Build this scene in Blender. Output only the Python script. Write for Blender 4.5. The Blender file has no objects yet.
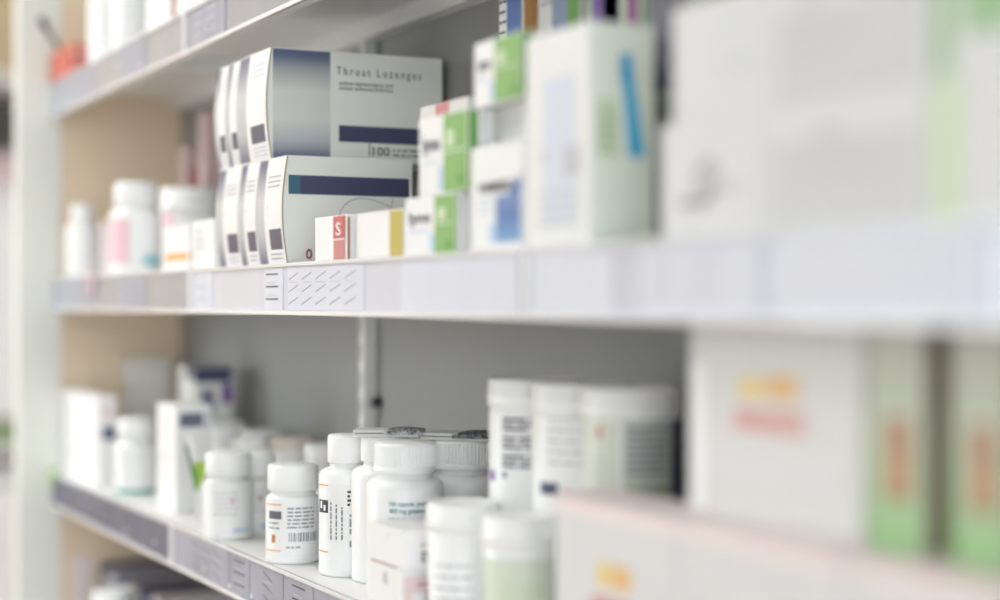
import bpy, bmesh, math, random
random.seed(7)
C = bpy.context.scene.collection
PI = math.pi
# ---------------------------------------------------------------- camera model (metres; camera 1.40 m above the floor)
F = 1700.0
CA, SA = math.cos(math.atan(0.5)), math.sin(math.atan(0.5))
H0 = 1.40
def Dof(px, y):
    k = (px-500)/F
    return y/(SA+CA*k)
def X(px, y):                      # x of the point at depth line y seen in column px
    k = (px-500)/F; D = Dof(px, y)
    return -CA*D+SA*k*D
def Z(py, px, y):                  # world height
    return H0+(303-py)*Dof(px, y)/F
def Yat(px, x):                    # y of the point with given x seen in column px
    k = (px-500)/F
    D = -x/(CA-SA*k)
    return D*(SA+CA*k)
TOP, MID, LOW, BOT = H0+.272, H0+.031, H0-.2115, H0-.453     # shelf surfaces
YF, YB = .447, .615

# ---------------------------------------------------------------- materials
MATS = {}
def mat(name, col, rough=.5, metal=0, coat=0, bump=0, bscale=60, var=0, trans=0, emit=0, sss=0):
    if name in MATS: return MATS[name]
    m = bpy.data.materials.new(name); m.use_nodes = True
    nt = m.node_tree; b = nt.nodes['Principled BSDF']
    c = (*col, 1)
    b.inputs['Base Color'].default_value = c
    b.inputs['Roughness'].default_value = rough
    b.inputs['Metallic'].default_value = metal
    b.inputs['Coat Weight'].default_value = coat
    if sss:
        b.inputs['Subsurface Weight'].default_value = sss
        b.inputs['Subsurface Radius'].default_value = (.01, .01, .01)
        b.inputs['Subsurface Scale'].default_value = .5
    if trans: b.inputs['Transmission Weight'].default_value = trans
    if emit:
        b.inputs['Emission Color'].default_value = c; b.inputs['Emission Strength'].default_value = emit
    if var or bump:
        tc = nt.nodes.new('ShaderNodeTexCoord'); n = nt.nodes.new('ShaderNodeTexNoise')
        n.inputs['Scale'].default_value = bscale; n.inputs['Detail'].default_value = 4
        nt.links.new(tc.outputs['Object'], n.inputs['Vector'])
        if var:
            r = nt.nodes.new('ShaderNodeValToRGB')
            r.color_ramp.elements[0].position = .3; r.color_ramp.elements[1].position = .7
            r.color_ramp.elements[0].color = (*[max(0, q*(1-var)) for q in col], 1)
            r.color_ramp.elements[1].color = (*[min(1, q*(1+var)) for q in col], 1)
            nt.links.new(n.outputs['Fac'], r.inputs['Fac']); nt.links.new(r.outputs['Color'], b.inputs['Base Color'])
        if bump:
            bp = nt.nodes.new('ShaderNodeBump'); bp.inputs['Strength'].default_value = bump; bp.inputs['Distance'].default_value = .002
            nt.links.new(n.outputs['Fac'], bp.inputs['Height']); nt.links.new(bp.outputs['Normal'], b.inputs['Normal'])
    MATS[name] = m
    return m
def ramp_mat(name, axis, stops, lo, hi, rough=.35, metal=0.0):
    """printed gradient along one object axis between lo and hi"""
    if name in MATS: return MATS[name]
    m = bpy.data.materials.new(name); m.use_nodes = True
    nt = m.node_tree; b = nt.nodes['Principled BSDF']; b.inputs['Roughness'].default_value = rough
    b.inputs['Metallic'].default_value = metal
    tc = nt.nodes.new('ShaderNodeTexCoord'); s = nt.nodes.new('ShaderNodeSeparateXYZ'); mr = nt.nodes.new('ShaderNodeMapRange')
    mr.inputs['From Min'].default_value = lo; mr.inputs['From Max'].default_value = hi
    r = nt.nodes.new('ShaderNodeValToRGB')
    els = r.color_ramp.elements
    while len(els) < len(stops): els.new(.5)
    for e, (p, c) in zip(els, stops): e.position = p; e.color = (*c, 1)
    nt.links.new(tc.outputs['Object'], s.inputs[0]); nt.links.new(s.outputs[axis], mr.inputs['Value'])
    nt.links.new(mr.outputs[0], r.inputs['Fac']); nt.links.new(r.outputs['Color'], b.inputs['Base Color'])
    MATS[name] = m
    return m
WHITE = mat('white_card', (.84, .845, .85), .42, var=.012, bscale=30)
CREAM = mat('cream_card', (.83, .84, .79), .40)
SOFT = mat('soft_white_card', (.69, .695, .70), .5)
OFFW = mat('offwhite_card', (.68, .68, .66), .45)
PLAST = mat('white_plastic', (.90, .91, .91), .32, sss=.0, var=.01, bscale=25)
PLASTG = mat('white_cap_plastic', (.90, .91, .90), .34)
LABEL = mat('label_paper', (.86, .87, .87), .38)
NAVY = mat('navy_ink', (.065, .072, .14), .35)
BLACK = mat('black_ink', (.035, .035, .045), .5)
GREY = mat('grey_ink', (.30, .31, .34), .5)
LGREY = mat('light_grey_ink', (.55, .56, .60), .5)
LAV = mat('lavender_ink', (.66, .69, .80), .5)
CHAR = mat('charcoal_ink', (.14, .14, .17), .5)
RED = mat('red_ink', (.56, .10, .11), .4)
LRED = mat('pale_red_ink', (.58, .22, .22), .4)
PINK = mat('pink_ink', (.84, .56, .61), .5)
PPINK = mat('pale_pink_card', (.78, .63, .62), .5)
BLUSH = mat('blush_card', (.82, .73, .72), .5)
ORANGE = mat('orange_ink', (.84, .36, .10), .5)
YEL = mat('mustard_ink', (.52, .42, .075), .4)
YELB = mat('yellow_ink', (.80, .60, .18), .4)
GREEN = mat('leaf_green_ink', (.22, .44, .12), .4)
DGREEN = mat('dark_green_ink', (.12, .33, .06), .4)
LGREEN = mat('pale_green_ink', (.60, .72, .50), .45)
PGREEN = mat('mint_card', (.74, .80, .70), .45)
TEAL = mat('teal_ink', (.05, .30, .30), .4)
BLUE = mat('blue_ink', (.07, .16, .42), .4)
SKY = mat('cyan_ink', (.05, .42, .68), .4)
LBLUE = mat('light_blue_ink', (.50, .64, .82), .4)
PURP = mat('purple_ink', (.16, .07, .34), .4)
BROWN = mat('brown_ink', (.34, .15, .07), .5)
WINK = mat('white_ink', (.88, .88, .88), .4)
TAN = mat('tan_plastic', (.74, .67, .58), .5)
FOIL = mat('silver_foil', (.34, .36, .38), .28, metal=.6, bump=1, bscale=420, var=.92)
DFOIL = mat('dark_foil', (.16, .17, .19), .3, metal=.7, bump=1, bscale=420, var=.9)
METAL = mat('powder_coated_metal', (.80, .80, .79), .45, bump=.03, bscale=200)
PANEL = mat('grey_back_panel', (.315, .32, .31), .6, var=.02, bscale=3)
BEIGE = mat('beige_laminate', (.82, .67, .49), .6, var=.03, bscale=4)
POST = mat('ivory_painted_metal', (.80, .82, .76), .4)
CHROME = mat('galvanised_steel', (.80, .80, .77), .45, metal=.15)
DARK = mat('dark_rubber', (.04, .04, .05), .5)

# ---------------------------------------------------------------- text outlines (cached)
TXT = {}
def text2d(s, bold=0.0, spacing=1.0):
    key = (s, bold, spacing)
    if key not in TXT:
        cu = bpy.data.curves.new('t', 'FONT'); cu.body = s; cu.size = 1; cu.offset = bold; cu.space_character = spacing
        cu.resolution_u = 2
        o = bpy.data.objects.new('t', cu); C.objects.link(o)
        me = bpy.data.meshes.new_from_object(o)
        vs = [(v.co.x, v.co.y) for v in me.vertices]; fs = [tuple(p.vertices) for p in me.polygons]
        bpy.data.objects.remove(o); bpy.data.meshes.remove(me); bpy.data.curves.remove(cu)
        x0 = min(v[0] for v in vs); x1 = max(v[0] for v in vs)
        TXT[key] = ([(v[0]-x0, v[1]) for v in vs], fs, x1-x0)
    return TXT[key]

# ---------------------------------------------------------------- mesh builder
class MB:
    def __init__(s): s.v = []; s.f = []; s.mi = []; s.ms = []; s.smooth = []
    def _m(s, m):
        if m not in s.ms: s.ms.append(m)
        return s.ms.index(m)
    def add(s, vs, fs, m, smooth=False):
        n = len(s.v); s.v += [tuple(p) for p in vs]; i = s._m(m)
        for f in fs: s.f.append(tuple(n+q for q in f)); s.mi.append(i); s.smooth.append(smooth)
    def box(s, x0, x1, y0, y1, z0, z1, m, bev=0.0):
        if bev:
            bm = bmesh.new(); bmesh.ops.create_cube(bm, size=1)
            for v in bm.verts:
                v.co = ((x0+x1)/2+v.co.x*(x1-x0), (y0+y1)/2+v.co.y*(y1-y0), (z0+z1)/2+v.co.z*(z1-z0))
            bmesh.ops.bevel(bm, geom=bm.edges[:], offset=bev, segments=2, affect='EDGES', profile=.6)
            bm.verts.index_update()
            s.add([v.co[:] for v in bm.verts], [[v.index for v in f.verts] for f in bm.faces], m); bm.free(); return
        vs = [(x, y, z) for z in (z0, z1) for y in (y0, y1) for x in (x0, x1)]
        s.add(vs, [(0, 2, 3, 1), (4, 5, 7, 6), (0, 1, 5, 4), (2, 6, 7, 3), (1, 3, 7, 5), (0, 4, 6, 2)], m)
    def lathe(s, prof, m, n=48, cx=0, cy=0, rib=None, closed=True):
        """prof: list of (r, z); rib=(z0,z1,count,depth) makes knurls"""
        nn = rib[2]*4 if rib else n
        vs = []
        for r, z in prof:
            for k in range(nn):
                rr = r
                if rib and rib[0] <= z <= rib[1] and k % 4 in (0, 1): rr = r-rib[3]
                a = 2*PI*k/nn
                vs.append((cx+rr*math.cos(a), cy+rr*math.sin(a), z))
        fs = [(i*nn+k, i*nn+(k+1) % nn, (i+1)*nn+(k+1) % nn, (i+1)*nn+k) for i in range(len(prof)-1) for k in range(nn)]
        s.add(vs, fs, m, smooth=not rib)
        s.add([vs[k] for k in range(nn)], [tuple(range(nn))[::-1]], m)
        L = (len(prof)-1)*nn
        s.add([vs[L+k] for k in range(nn)], [tuple(range(nn))], m)
    def tube(s, pts, r, m, n=8):
        from mathutils import Vector
        P = [Vector(p) for p in pts]; vs = []
        for i, p in enumerate(P):
            t = (P[min(i+1, len(P)-1)]-P[max(i-1, 0)]).normalized()
            a = t.cross(Vector((0, 0, 1)) if abs(t.z) < .9 else Vector((1, 0, 0))).normalized(); b = t.cross(a)
            for k in range(n):
                q = p+(a*math.cos(2*PI*k/n)+b*math.sin(2*PI*k/n))*r
                vs.append(q[:])
        fs = [(i*n+k, i*n+(k+1) % n, (i+1)*n+(k+1) % n, (i+1)*n+k) for i in range(len(P)-1) for k in range(n)]
        fs += [tuple(range(n))[::-1], tuple((len(P)-1)*n+k for k in range(n))]
        s.add(vs, fs, m, True)
    # --- flat printing: map(u, v) -> xyz
    def rect(s, mp, u0, v0, u1, v1, m, nu=1, nv=1):
        vs = [mp(u0+(u1-u0)*i/nu, v0+(v1-v0)*j/nv) for j in range(nv+1) for i in range(nu+1)]
        s.add(vs, [(j*(nu+1)+i, j*(nu+1)+i+1, (j+1)*(nu+1)+i+1, (j+1)*(nu+1)+i) for j in range(nv) for i in range(nu)], m)
    def poly(s, mp, pts, m): s.add([mp(*p) for p in pts], [tuple(range(len(pts)))], m)
    def text(s, mp, u, v, string, size, m, bold=0., spacing=1., rot=0, width=None):
        vs, fs, w = text2d(string, bold, spacing)
        sx = width/w if width else size
        ca, sa = math.cos(rot), math.sin(rot)
        s.add([mp(u+a*sx*ca-b*size*sa, v+a*sx*sa+b*size*ca) for a, b in vs], fs, m)
    def words(s, mp, u0, v, u1, h, m, seed=0, rot=False, wl=(.8, 3.2)):
        """one line of print too small to read: short word-length strokes"""
        rnd = random.Random(seed); u = u0
        while u < u1:
            w = min(rnd.uniform(*wl)*h, u1-u)
            if rot: s.rect(mp, v, u, v+h*.6, u+w, m)
            else: s.rect(mp, u, v, u+w, v+h*.6, m, nu=max(1, int(w/.002)))
            u += w+h*.5
    def build(s, name, parent=None, loc=None, rz=0):
        me = bpy.data.meshes.new(name); me.from_pydata(s.v, [], s.f)
        for m in s.ms: me.materials.append(m)
        me.polygons.foreach_set('material_index', s.mi); me.polygons.foreach_set('use_smooth', s.smooth)
        me.update()
        o = bpy.data.objects.new(name, me); C.objects.link(o)
        if parent: o.parent = parent
        if loc: o.location = loc
        o.rotation_euler.z = rz
        return o
def tag(o, label, cat, group=None):
    o['label'] = label; o['category'] = cat
    if group: o['group'] = group
    return o
def empty(name, loc, rz=0):
    e = bpy.data.objects.new(name, None); C.objects.link(e); e.location = loc; e.rotation_euler.z = rz; e.empty_display_size = .02
    return e
def structure(o): o['kind'] = 'structure'; return o
def arcmap(r, phi0, e=.0004, cx=0, cy=0):        # wraps print round a cylinder; u = arc length right of phi0
    return lambda u, v: (cx+(r+e)*math.cos(phi0+u/r), cy+(r+e)*math.sin(phi0+u/r), v)

# ---------------------------------------------------------------- room
def room():
    x0, x1, y0, y1, h = -5.4, 3.0, -2.6, 1.9, 2.75
    def slab(n, *a, m):
        b = MB(); b.box(*a, m); return structure(b.build(n))
    fl = mat('warm_vinyl_floor', (.42, .33, .25), .45, var=.08, bscale=6)
    wl = mat('white_wall_paint', (.80, .80, .78), .7)
    bw = mat('buff_wall_paint', (.62, .50, .32), .7)
    slab('floor', x0, x1, y0, y1, -.05, 0, m=fl)
    slab('ceiling', x0, x1, y0, y1, h, h+.05, m=wl)
    slab('wall_left', x0-.1, x0, y0, y1, 0, h, m=bw)
    b = MB()
    b.box(x1, x1+.1, y0, -2.2, 0, h, wl); b.box(x1, x1+.1, .4, y1, 0, h, wl); b.box(x1, x1+.1, -2.2, .4, 0, .5, wl); b.box(x1, x1+.1, -2.2, .4, 2.5, h, wl)
    structure(b.build('wall_right'))
    b = MB()  # unseen window added to light the right-facing sides
    for y in (-2.2, -1.34, -.5, .35): b.box(x1+.02, x1+.08, y, y+.05, .5, 2.5, METAL)
    b.box(x1+.02, x1+.08, -2.2, .4, .5, .55, METAL); b.box(x1+.02, x1+.08, -2.2, .4, 2.45, 2.5, METAL)
    structure(b.build('fill_window_2'))
    slab('wall_back', x0, x1, y1, y1+.1, 0, h, m=wl)
    b = MB()                                       # unseen front wall; its window is added for fill light
    b.box(x0, -4.9, y0-.1, y0, 0, h, wl); b.box(-2.9, x1, y0-.1, y0, 0, h, wl)
    b.box(-4.9, -2.9, y0-.1, y0, 0, .45, wl); b.box(-4.9, -2.9, y0-.1, y0, 2.5, h, wl)
    structure(b.build('wall_front'))
    b = MB()
    for x in (-4.9, -3.925, -2.95): b.box(x, x+.05, y0-.08, y0-.02, .45, 2.5, METAL)
    b.box(-4.9, -2.9, y0-.08, y0-.02, .45, .5, METAL); b.box(-4.9, -2.9, y0-.08, y0-.02, 2.45, 2.5, METAL)
    structure(b.build('fill_window_1'))
    for i, (x, y) in enumerate([(-4.4, -.5), (-3.2, -.5), (-2.1, -.5), (2.3, -1.9)]):
        t = empty('ceiling_light', (x, y, h))
        tag(t, ['square ceiling light panel at the far end of the aisle', 'square ceiling light panel second from the far end of the aisle',
                'square ceiling light panel above the middle of the aisle', 'square ceiling light panel behind the viewer'][i], 'ceiling light', 'ceiling light panels over the aisle')
        b = MB()
        for a in ((-.5, .5, -.32, -.30), (-.5, .5, .30, .32), (-.5, -.48, -.30, .30), (.48, .5, -.30, .30)): b.box(a[0], a[1], a[2], a[3], -.04, 0, METAL)
        b.build('frame', t)
        b = MB(); b.box(-.48, .48, -.30, .30, -.03, -.02, mat('light_diffuser', (1, 1, 1), .5, emit=LAMP)); b.build('diffuser', t)
LAMP = 7.0
room()

# ---------------------------------------------------------------- shelving unit
XL, XR = -2.156, .25
def shelving():
    t = empty('shelving_unit', (0, 0, 0))
    tag(t, 'freestanding pharmacy shelving with grey back panel, beige side and ivory front post', 'shelving')
    b = MB()
    jx = X(363, .603)
    b.box(XL, jx-.001, YB, YB+.012, .05, 2.25, PANEL); b.box(jx+.001, XR, YB, YB+.012, .05, 2.25, PANEL)
    b.box(jx-.02, jx+.02, YB+.0121, YB+.02, .05, 2.25, PANEL)
    b.build('back_panel', t)
    b = MB(); b.box(XL-.018, XL, .462, YB+.012, 0, 2.25, BEIGE, bev=.001); b.build('side_panel', t)
    b = MB(); b.box(XL-.022, XL+.001, .408, .4615, 0, 2.25, POST, bev=.002); b.box(XL+.001, XL+.003, .428, .4615, 0, 2.25, POST); b.build('front_post', t)
    b = MB(); b.box(XR, XR+.018, .41, YB+.012, 0, 2.25, BEIGE, bev=.001); b.build('side_panel', t)
    b = MB(); b.box(XL, XR, .46, YB+.01, .0, .12, METAL); b.build('plinth', t)
    b = MB(); b.box(jx-.0065, jx+.0065, .601, YB-.0005, .12, 2.25, CHROME, bev=.001)
    for z in range(0, 80): b.box(jx-.0015, jx+.0015, .6005, .6012, .15+z*.026, .165+z*.026, GREY)
    b.build('slotted_upright', t)
    b = MB(); z = Z(404, 375, .6)
    b.lathe([(.002, 0), (.0045, .0), (.005, .003), (.0045, .007), (.002, .008)], DARK, n=20)
    o = b.build('bolt', t, (jx+.0145, YB-.0005, z)); o.rotation_euler = (PI/2, 0, 0)
    o['label'] = 'dark round bolt'
    b = MB(); b.lathe([(.002, 0), (.0035, 0), (.0032, .004), (.002, .005)], CHROME, n=20)
    o = b.build('bolt', t, (jx-.0105, YB-.0005, z)); o.rotation_euler = (PI/2, 0, 0)
shelving()

def strip_print(b, mp, u0, n, seed, ink):
    rnd = random.Random(seed); u = u0
    for k in range(n):
        for r in range(3): b.rect(mp, u, .008+r*.010, u+.030, .0092+r*.010, ink)
        for r in range(2): b.words(mp, u+.004, .011+r*.010, u+.024, .0022, LGREY, seed+k*3+r, wl=(.3, .9))
        u += .036+rnd.uniform(0, .01)
def shelf(name, zt, label, seams, stripm, cards, dots=()):
    t = empty(name, (XL, YF, zt)); tag(t, label, 'shelf', 'metal shelves of the unit')
    L = XR-XL
    b = MB(); b.box(0.0005, L-.0005, .004, YB-YF-.0005, -.0085, 0, METAL)
    for xx in (.35, .95, 1.55, 2.1): b.box(xx, xx+.035, .012, YB-YF-.002, -.022, -.0085, METAL)   # stiffening ribs under the sheet
    b.box(.0005, L-.0005, YB-YF-.016, YB-YF-.0005, -.024, -.0085, METAL)
    b.build('shelf_board', t)
    b = MB(); b.box(.0005, L-.0005, .0022, .0038, -.0395, .0003, METAL); b.box(.0005, L-.0005, .0022, .012, -.0405, -.0395, METAL)
    b.build('front_lip', t)
    edges = [XL+.003]+seams+[XR-.003]
    for i in range(len(edges)-1):
        a, c = edges[i]-XL+.0015, edges[i+1]-XL-.0015
        b = MB()
        b.box(a, c, .0010, .0021, -.0405, .0005, stripm[i])
        b.box(a, c, -.0012, .0009, -.0025, .0005, mat('strip_rim', (.74, .75, .80), .25, coat=.6), bev=.0005)
        b.box(a, c, -.0014, .0009, -.0405, -.0370, mat('strip_rim_low', (.86, .87, .90), .25, coat=.6), bev=.0005)
        b.box(a, a+.004, -.0011, .0009, -.037, -.0025, WINK); b.box(c-.003, c, -.0011, .0009, -.037, -.0025, LGREY)
        s = b.build('price_strip', t)
        for (cx0, cw, paper, ink, slant, seed) in [q for q in cards if a <= q[0]-XL < c]:
            u0 = cx0-XL; cw = min(cw, c-.006-u0)
            b = MB(); b.box(u0, u0+cw, .0003, .00095, -.0365, -.003, paper)
            mp = lambda u, v: (u0+u, .0002-.00005, -.0365+v)
            if ink:
                if slant:
                    n = int(cw/.030); sl = .0055 if paper is S_LOW2 else 0
                    for k in range(n):
                        for r in range(3):
                            uu = .003+k*.030; vv = .004+r*.0095
                            b.poly(mp, [(uu, vv+sl), (uu+.022, vv+.0055-sl), (uu+.022, vv+.0064-sl), (uu, vv+.0009+sl)], ink)
                        b.words(mp, .004+k*.03, .021, .024+k*.03, .0016, LGREY, seed+k)
                else: strip_print(b, mp, .004, max(1, int(cw/.04)), seed, ink)
            b.build('price_card', s)
    for d in dots:  # white discs modelled as bokeh highlights on the strip
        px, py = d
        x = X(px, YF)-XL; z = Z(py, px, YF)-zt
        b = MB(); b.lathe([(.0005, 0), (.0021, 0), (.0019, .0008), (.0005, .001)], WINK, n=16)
        o = b.build('glint', t, (x, -.0002, z)); o.rotation_euler = (PI/2, 0, 0); o['label'] = 'round white bokeh glint'
    return t
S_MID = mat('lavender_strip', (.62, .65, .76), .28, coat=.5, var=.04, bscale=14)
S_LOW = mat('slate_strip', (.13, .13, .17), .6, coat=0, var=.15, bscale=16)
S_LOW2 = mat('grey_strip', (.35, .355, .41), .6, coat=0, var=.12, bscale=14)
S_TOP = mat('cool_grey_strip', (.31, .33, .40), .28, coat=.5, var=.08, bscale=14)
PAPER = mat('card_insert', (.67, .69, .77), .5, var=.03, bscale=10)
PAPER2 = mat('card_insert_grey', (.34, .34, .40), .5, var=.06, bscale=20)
xm = lambda px: X(px, YF)
shelf('shelf', TOP, 'uppermost shelf in view, its underside showing, cool grey price strip', [xm(184), -.86], [S_TOP, S_TOP, S_TOP],
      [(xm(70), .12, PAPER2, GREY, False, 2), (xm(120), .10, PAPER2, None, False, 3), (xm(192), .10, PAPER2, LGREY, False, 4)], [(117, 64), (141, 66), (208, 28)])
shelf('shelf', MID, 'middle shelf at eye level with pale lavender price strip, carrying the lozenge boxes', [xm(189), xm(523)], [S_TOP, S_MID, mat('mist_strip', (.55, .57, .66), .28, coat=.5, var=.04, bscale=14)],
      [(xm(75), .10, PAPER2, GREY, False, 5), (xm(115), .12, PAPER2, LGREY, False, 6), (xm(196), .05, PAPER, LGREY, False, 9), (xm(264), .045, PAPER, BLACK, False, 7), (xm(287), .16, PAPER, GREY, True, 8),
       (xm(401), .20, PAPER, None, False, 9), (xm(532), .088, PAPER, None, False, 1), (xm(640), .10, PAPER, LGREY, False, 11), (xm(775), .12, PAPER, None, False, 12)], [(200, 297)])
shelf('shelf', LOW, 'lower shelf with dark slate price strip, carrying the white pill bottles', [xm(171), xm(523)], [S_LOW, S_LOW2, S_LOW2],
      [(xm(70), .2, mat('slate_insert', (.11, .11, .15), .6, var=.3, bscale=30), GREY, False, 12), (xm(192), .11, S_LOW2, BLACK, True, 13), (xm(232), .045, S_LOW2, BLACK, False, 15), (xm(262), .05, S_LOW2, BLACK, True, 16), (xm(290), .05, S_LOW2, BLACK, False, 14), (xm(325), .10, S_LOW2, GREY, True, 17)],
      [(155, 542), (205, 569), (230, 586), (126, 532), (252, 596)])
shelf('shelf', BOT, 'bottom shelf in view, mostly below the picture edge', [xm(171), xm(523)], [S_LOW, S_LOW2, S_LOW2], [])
# tags on the strips
b = MB(); b.box(0, .022, -.003, -.0015, -.014, .004, mat('lime_plastic', (.35, .62, .15), .4), bev=.0005); b.box(.004, .018, -.003, .004, .004, .0055, MATS['lime_plastic'])
tag(b.build('shelf_clip', loc=(xm(52), YF, LOW+.0005)), 'lime green clip on the far end of the lower slate price strip', 'clip')
b = MB(); b.box(0, .014, -.0028, -.0015, -.022, .003, PINK, bev=.0004); b.box(.002, .012, -.0015, .004, .0012, .0025, PINK)
tag(b.build('shelf_tag', loc=(xm(92), YF, MID+.0005)), 'small pink tag hooked over the middle price strip below the pink-labelled bottle', 'tag')

# ---------------------------------------------------------------- cartons
def carton(name, label, cat, pxL, pxC, ytop, base, yf=.453, pxR=None, depth=None, m=WHITE, paint=None, group=None, h=None, w=None, rz=0, flap=False, bulge=0):
    xc = X(pxC, yf)
    if w is None: w = xc-X(pxL, yf)
    if h is None: h = Z(ytop, pxC, yf)-base
    if depth is None: depth = Yat(pxR, xc)-yf
    depth = min(depth, YB-.004-yf)
    b = MB()
    bl = lambda v: bulge*math.sin(PI*max(0, min(1, v/h)))
    if bulge:
        n = 14; pr = [(-depth/2-bl(h*i/n), h*i/n) for i in range(n+1)]+[(depth/2, h), (depth/2, 0)]
        N = len(pr)
        vs = [(-w/2, *p) for p in pr]+[(w/2, *p) for p in pr]
        b.add(vs, [tuple(range(N))[::-1], tuple(range(N, 2*N))]+[(i, (i+1) % N, N+(i+1) % N, N+i)[::-1] for i in range(N)], m)
    else: b.box(-w/2, w/2, -depth/2, depth/2, 0, h, m, bev=.0007)
    Fm = lambda u, v: (-w/2+u, -depth/2-.0003-bl(v), v)
    Rm = lambda u, v: (w/2+.0003, -depth/2+u, v)
    Tm = lambda u, v: (-w/2+u, -depth/2+v, h+.0003)
    F2 = lambda u, v: (-w/2+u, -depth/2-.0005-bl(v), v)
    R2 = lambda u, v: (w/2+.0005, -depth/2+u, v)
    if paint: paint(b, w, depth, h, Fm, Rm, Tm, F2, R2)
    o = b.build(name, None, (xc-w/2, yf+depth/2, base), rz)
    if flap:
        f = MB(); f.box(w/2+.0001, w/2+.0006, -depth/2+.003, depth/2-.003, .002, h-.0015, m, bev=.0002)
        f.rect(lambda u, v: (w/2+.0008, u, v), -depth*.18, h-.004, depth*.18, h-.0015, LGREY)
        f.build('end_flap', o)
    tag(o, label, cat, group)
    o['_top'] = base+h
    del o['_top']
    return o, base+h

def grey_ramp(nm, h): return ramp_mat(nm, 'Z', [(0, (.10, .11, .19)), (.28, (.50, .52, .56)), (.62, (.60, .62, .62)), (.86, (.22, .23, .32)), (1, (.08, .09, .18))], 0, h, .35)
# throat lozenge boxes, lower row (their own design), three side by side
def loz_low(front):
    def p(b, w, d, h, Fm, Rm, Tm, F2, R2):
        b.rect(lambda u, v: (-w/2+u, -d/2-.00012-.0045*math.sin(PI*v/h), v), .0004, .0004, w-.0004, h-.0004, WHITE, nv=14)
        b.rect(lambda u, v: (w/2+.0006, -d/2-.0045*math.sin(PI*v/h)+u, v), 0, .0004, .0010, h-.0004, mat('board_edge', (.36, .29, .19), .6), nv=14)
        # front: a gradient band at the left, text, dark square
        b.rect(Fm, .001, .001, w*.32, h-.001, grey_ramp('silver_band_low', h), nv=12)
        b.rect(Fm, w*.50, h*.14, w*.95, h*.33, mat('plum_ink', (.09, .075, .14), .4), nv=3)
        for i in range(2): b.words(F2, w*.48, h*(.05+.04*i), w*.92, .0018, GREY, i)
        for i in range(3): b.words(F2, w*.45, h*(.72+.045*i), w*.9, .0018, GREY, i+5)
        b.text(F2, w*.45, h*.52, 'A', .004, GREY)
        if front:
            b.rect(Rm, .0012, h*.645, d-.003, h*.82, NAVY)
            b.rect(R2, .0012, h*.645, .011, h*.82, mat('deep_teal_ink', (.05, .14, .20), .4))
            # fine curved line drawing
            pts = [(d*p, h*q) for p, q in ((.40, .38), (.405, .44), (.42, .50), (.45, .55), (.49, .59), (.53, .61), (.58, .622), (.64, .618), (.70, .60), (.76, .575), (.82, .545), (.90, .50))]
            for a, c in zip(pts, pts[1:]): b.poly(Rm, [(a[0], a[1]), (c[0], c[1]), (c[0]-.0003, c[1]+.0006), (a[0]-.0003, a[1]+.0006)], GREY)
            b.poly(Rm, [(d*.80, h*.44), (d*.806, h*.44), (d*.846, h*.63), (d*.840, h*.63)], GREY)
            b.text(Rm, d*.145, h*.05, '0', .0115, mat('maroon_ink', (.28, .05, .09), .4), bold=.02)
    return p
def loz_top(front):
    def p(b, w, d, h, Fm, Rm, Tm, F2, R2):
        b.rect(lambda u, v: (-w/2+u, -d/2-.00012-.0045*math.sin(PI*v/h), v), .0004, .0004, w-.0004, h-.0004, WHITE, nv=14)
        b.rect(lambda u, v: (w/2+.0006, -d/2-.0045*math.sin(PI*v/h)+u, v), 0, .0004, .0010, h-.0004, mat('board_edge', (.36, .29, .19), .6), nv=14)
        b.rect(Fm, .001, .001, w*.34, h-.001, grey_ramp('silver_band_top', h), nv=12)
        b.rect(Fm, w*.48, h*.16, w*.93, h*.32, NAVY, nv=3)
        for i in range(3): b.words(F2, w*.5, h*(.04+.035*i), w*.92, .0018, LGREY, i)
        for i in range(3): b.words(F2, w*.5, h*(.76+.05*i), w*.92, .0018, LGREY, i+5)
        if front:
            b.rect(Rm, .0015, .0008, d*.335, h-.0008, ramp_mat('silver_panel', 'Z',
                [(0, (.09, .11, .22)), (.03, (.15, .17, .26)), (.17, (.46, .49, .51)), (.36, (.68, .70, .67)), (.62, (.68, .70, .67)), (.80, (.40, .43, .43)), (.92, (.14, .17, .26)), (1, (.08, .10, .22))], 0, h, .4))
            b.text(R2, d*.370, h*.79, 'Throat Lozenges', .0098, mat('soft_black_ink', (.13, .13, .14), .5), bold=.004, spacing=1.45, width=d*.50)
            b.text(R2, d*.385, h*.70, 'sodium alginate/alginic acid', .0048, BLACK, width=d*.315)
            b.text(R2, d*.385, h*.655, 'calcium carbonate/carbonate', .0048, BLACK, width=d*.315)
            b.rect(Rm, d*.385, h*.18, d*.985, h*.33, mat('indigo_ink', (.065, .074, .145), .35))
            b.rect(R2, d*.560, h*.06, d*.566, h*.18, BLACK)
            b.text(R2, d*.582, h*.065, '100', .0105, BLACK, bold=.01, width=d*.10)
            for i in range(2): b.words(R2, d*.70, h*(.065+.045*i), d*.97, .003, GREY, 30+i)
    return p
LW = .0600
xL0 = X(287, .455)
lowtops = None
for i in range(3):
    lab = ['cream lozenge carton with navy band and red 0, nearest of the lower three', 'bowed lozenge carton in the middle of the lower three', 'bowed lozenge carton at the far end of the lower three, beside the pale jars'][i]
    o, zt = carton('lozenge_carton', lab, 'box', 0, 287, 155, MID, .455, depth=.109, m=CREAM if i == 0 else WHITE, w=(.0640, .0470, .0640)[i], paint=loz_low(i == 0), bulge=.0045, group='lozenge cartons stacked on the middle shelf')
    o.location.x -= (0, .0650, .1130)[i]
    lowz = zt
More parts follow.
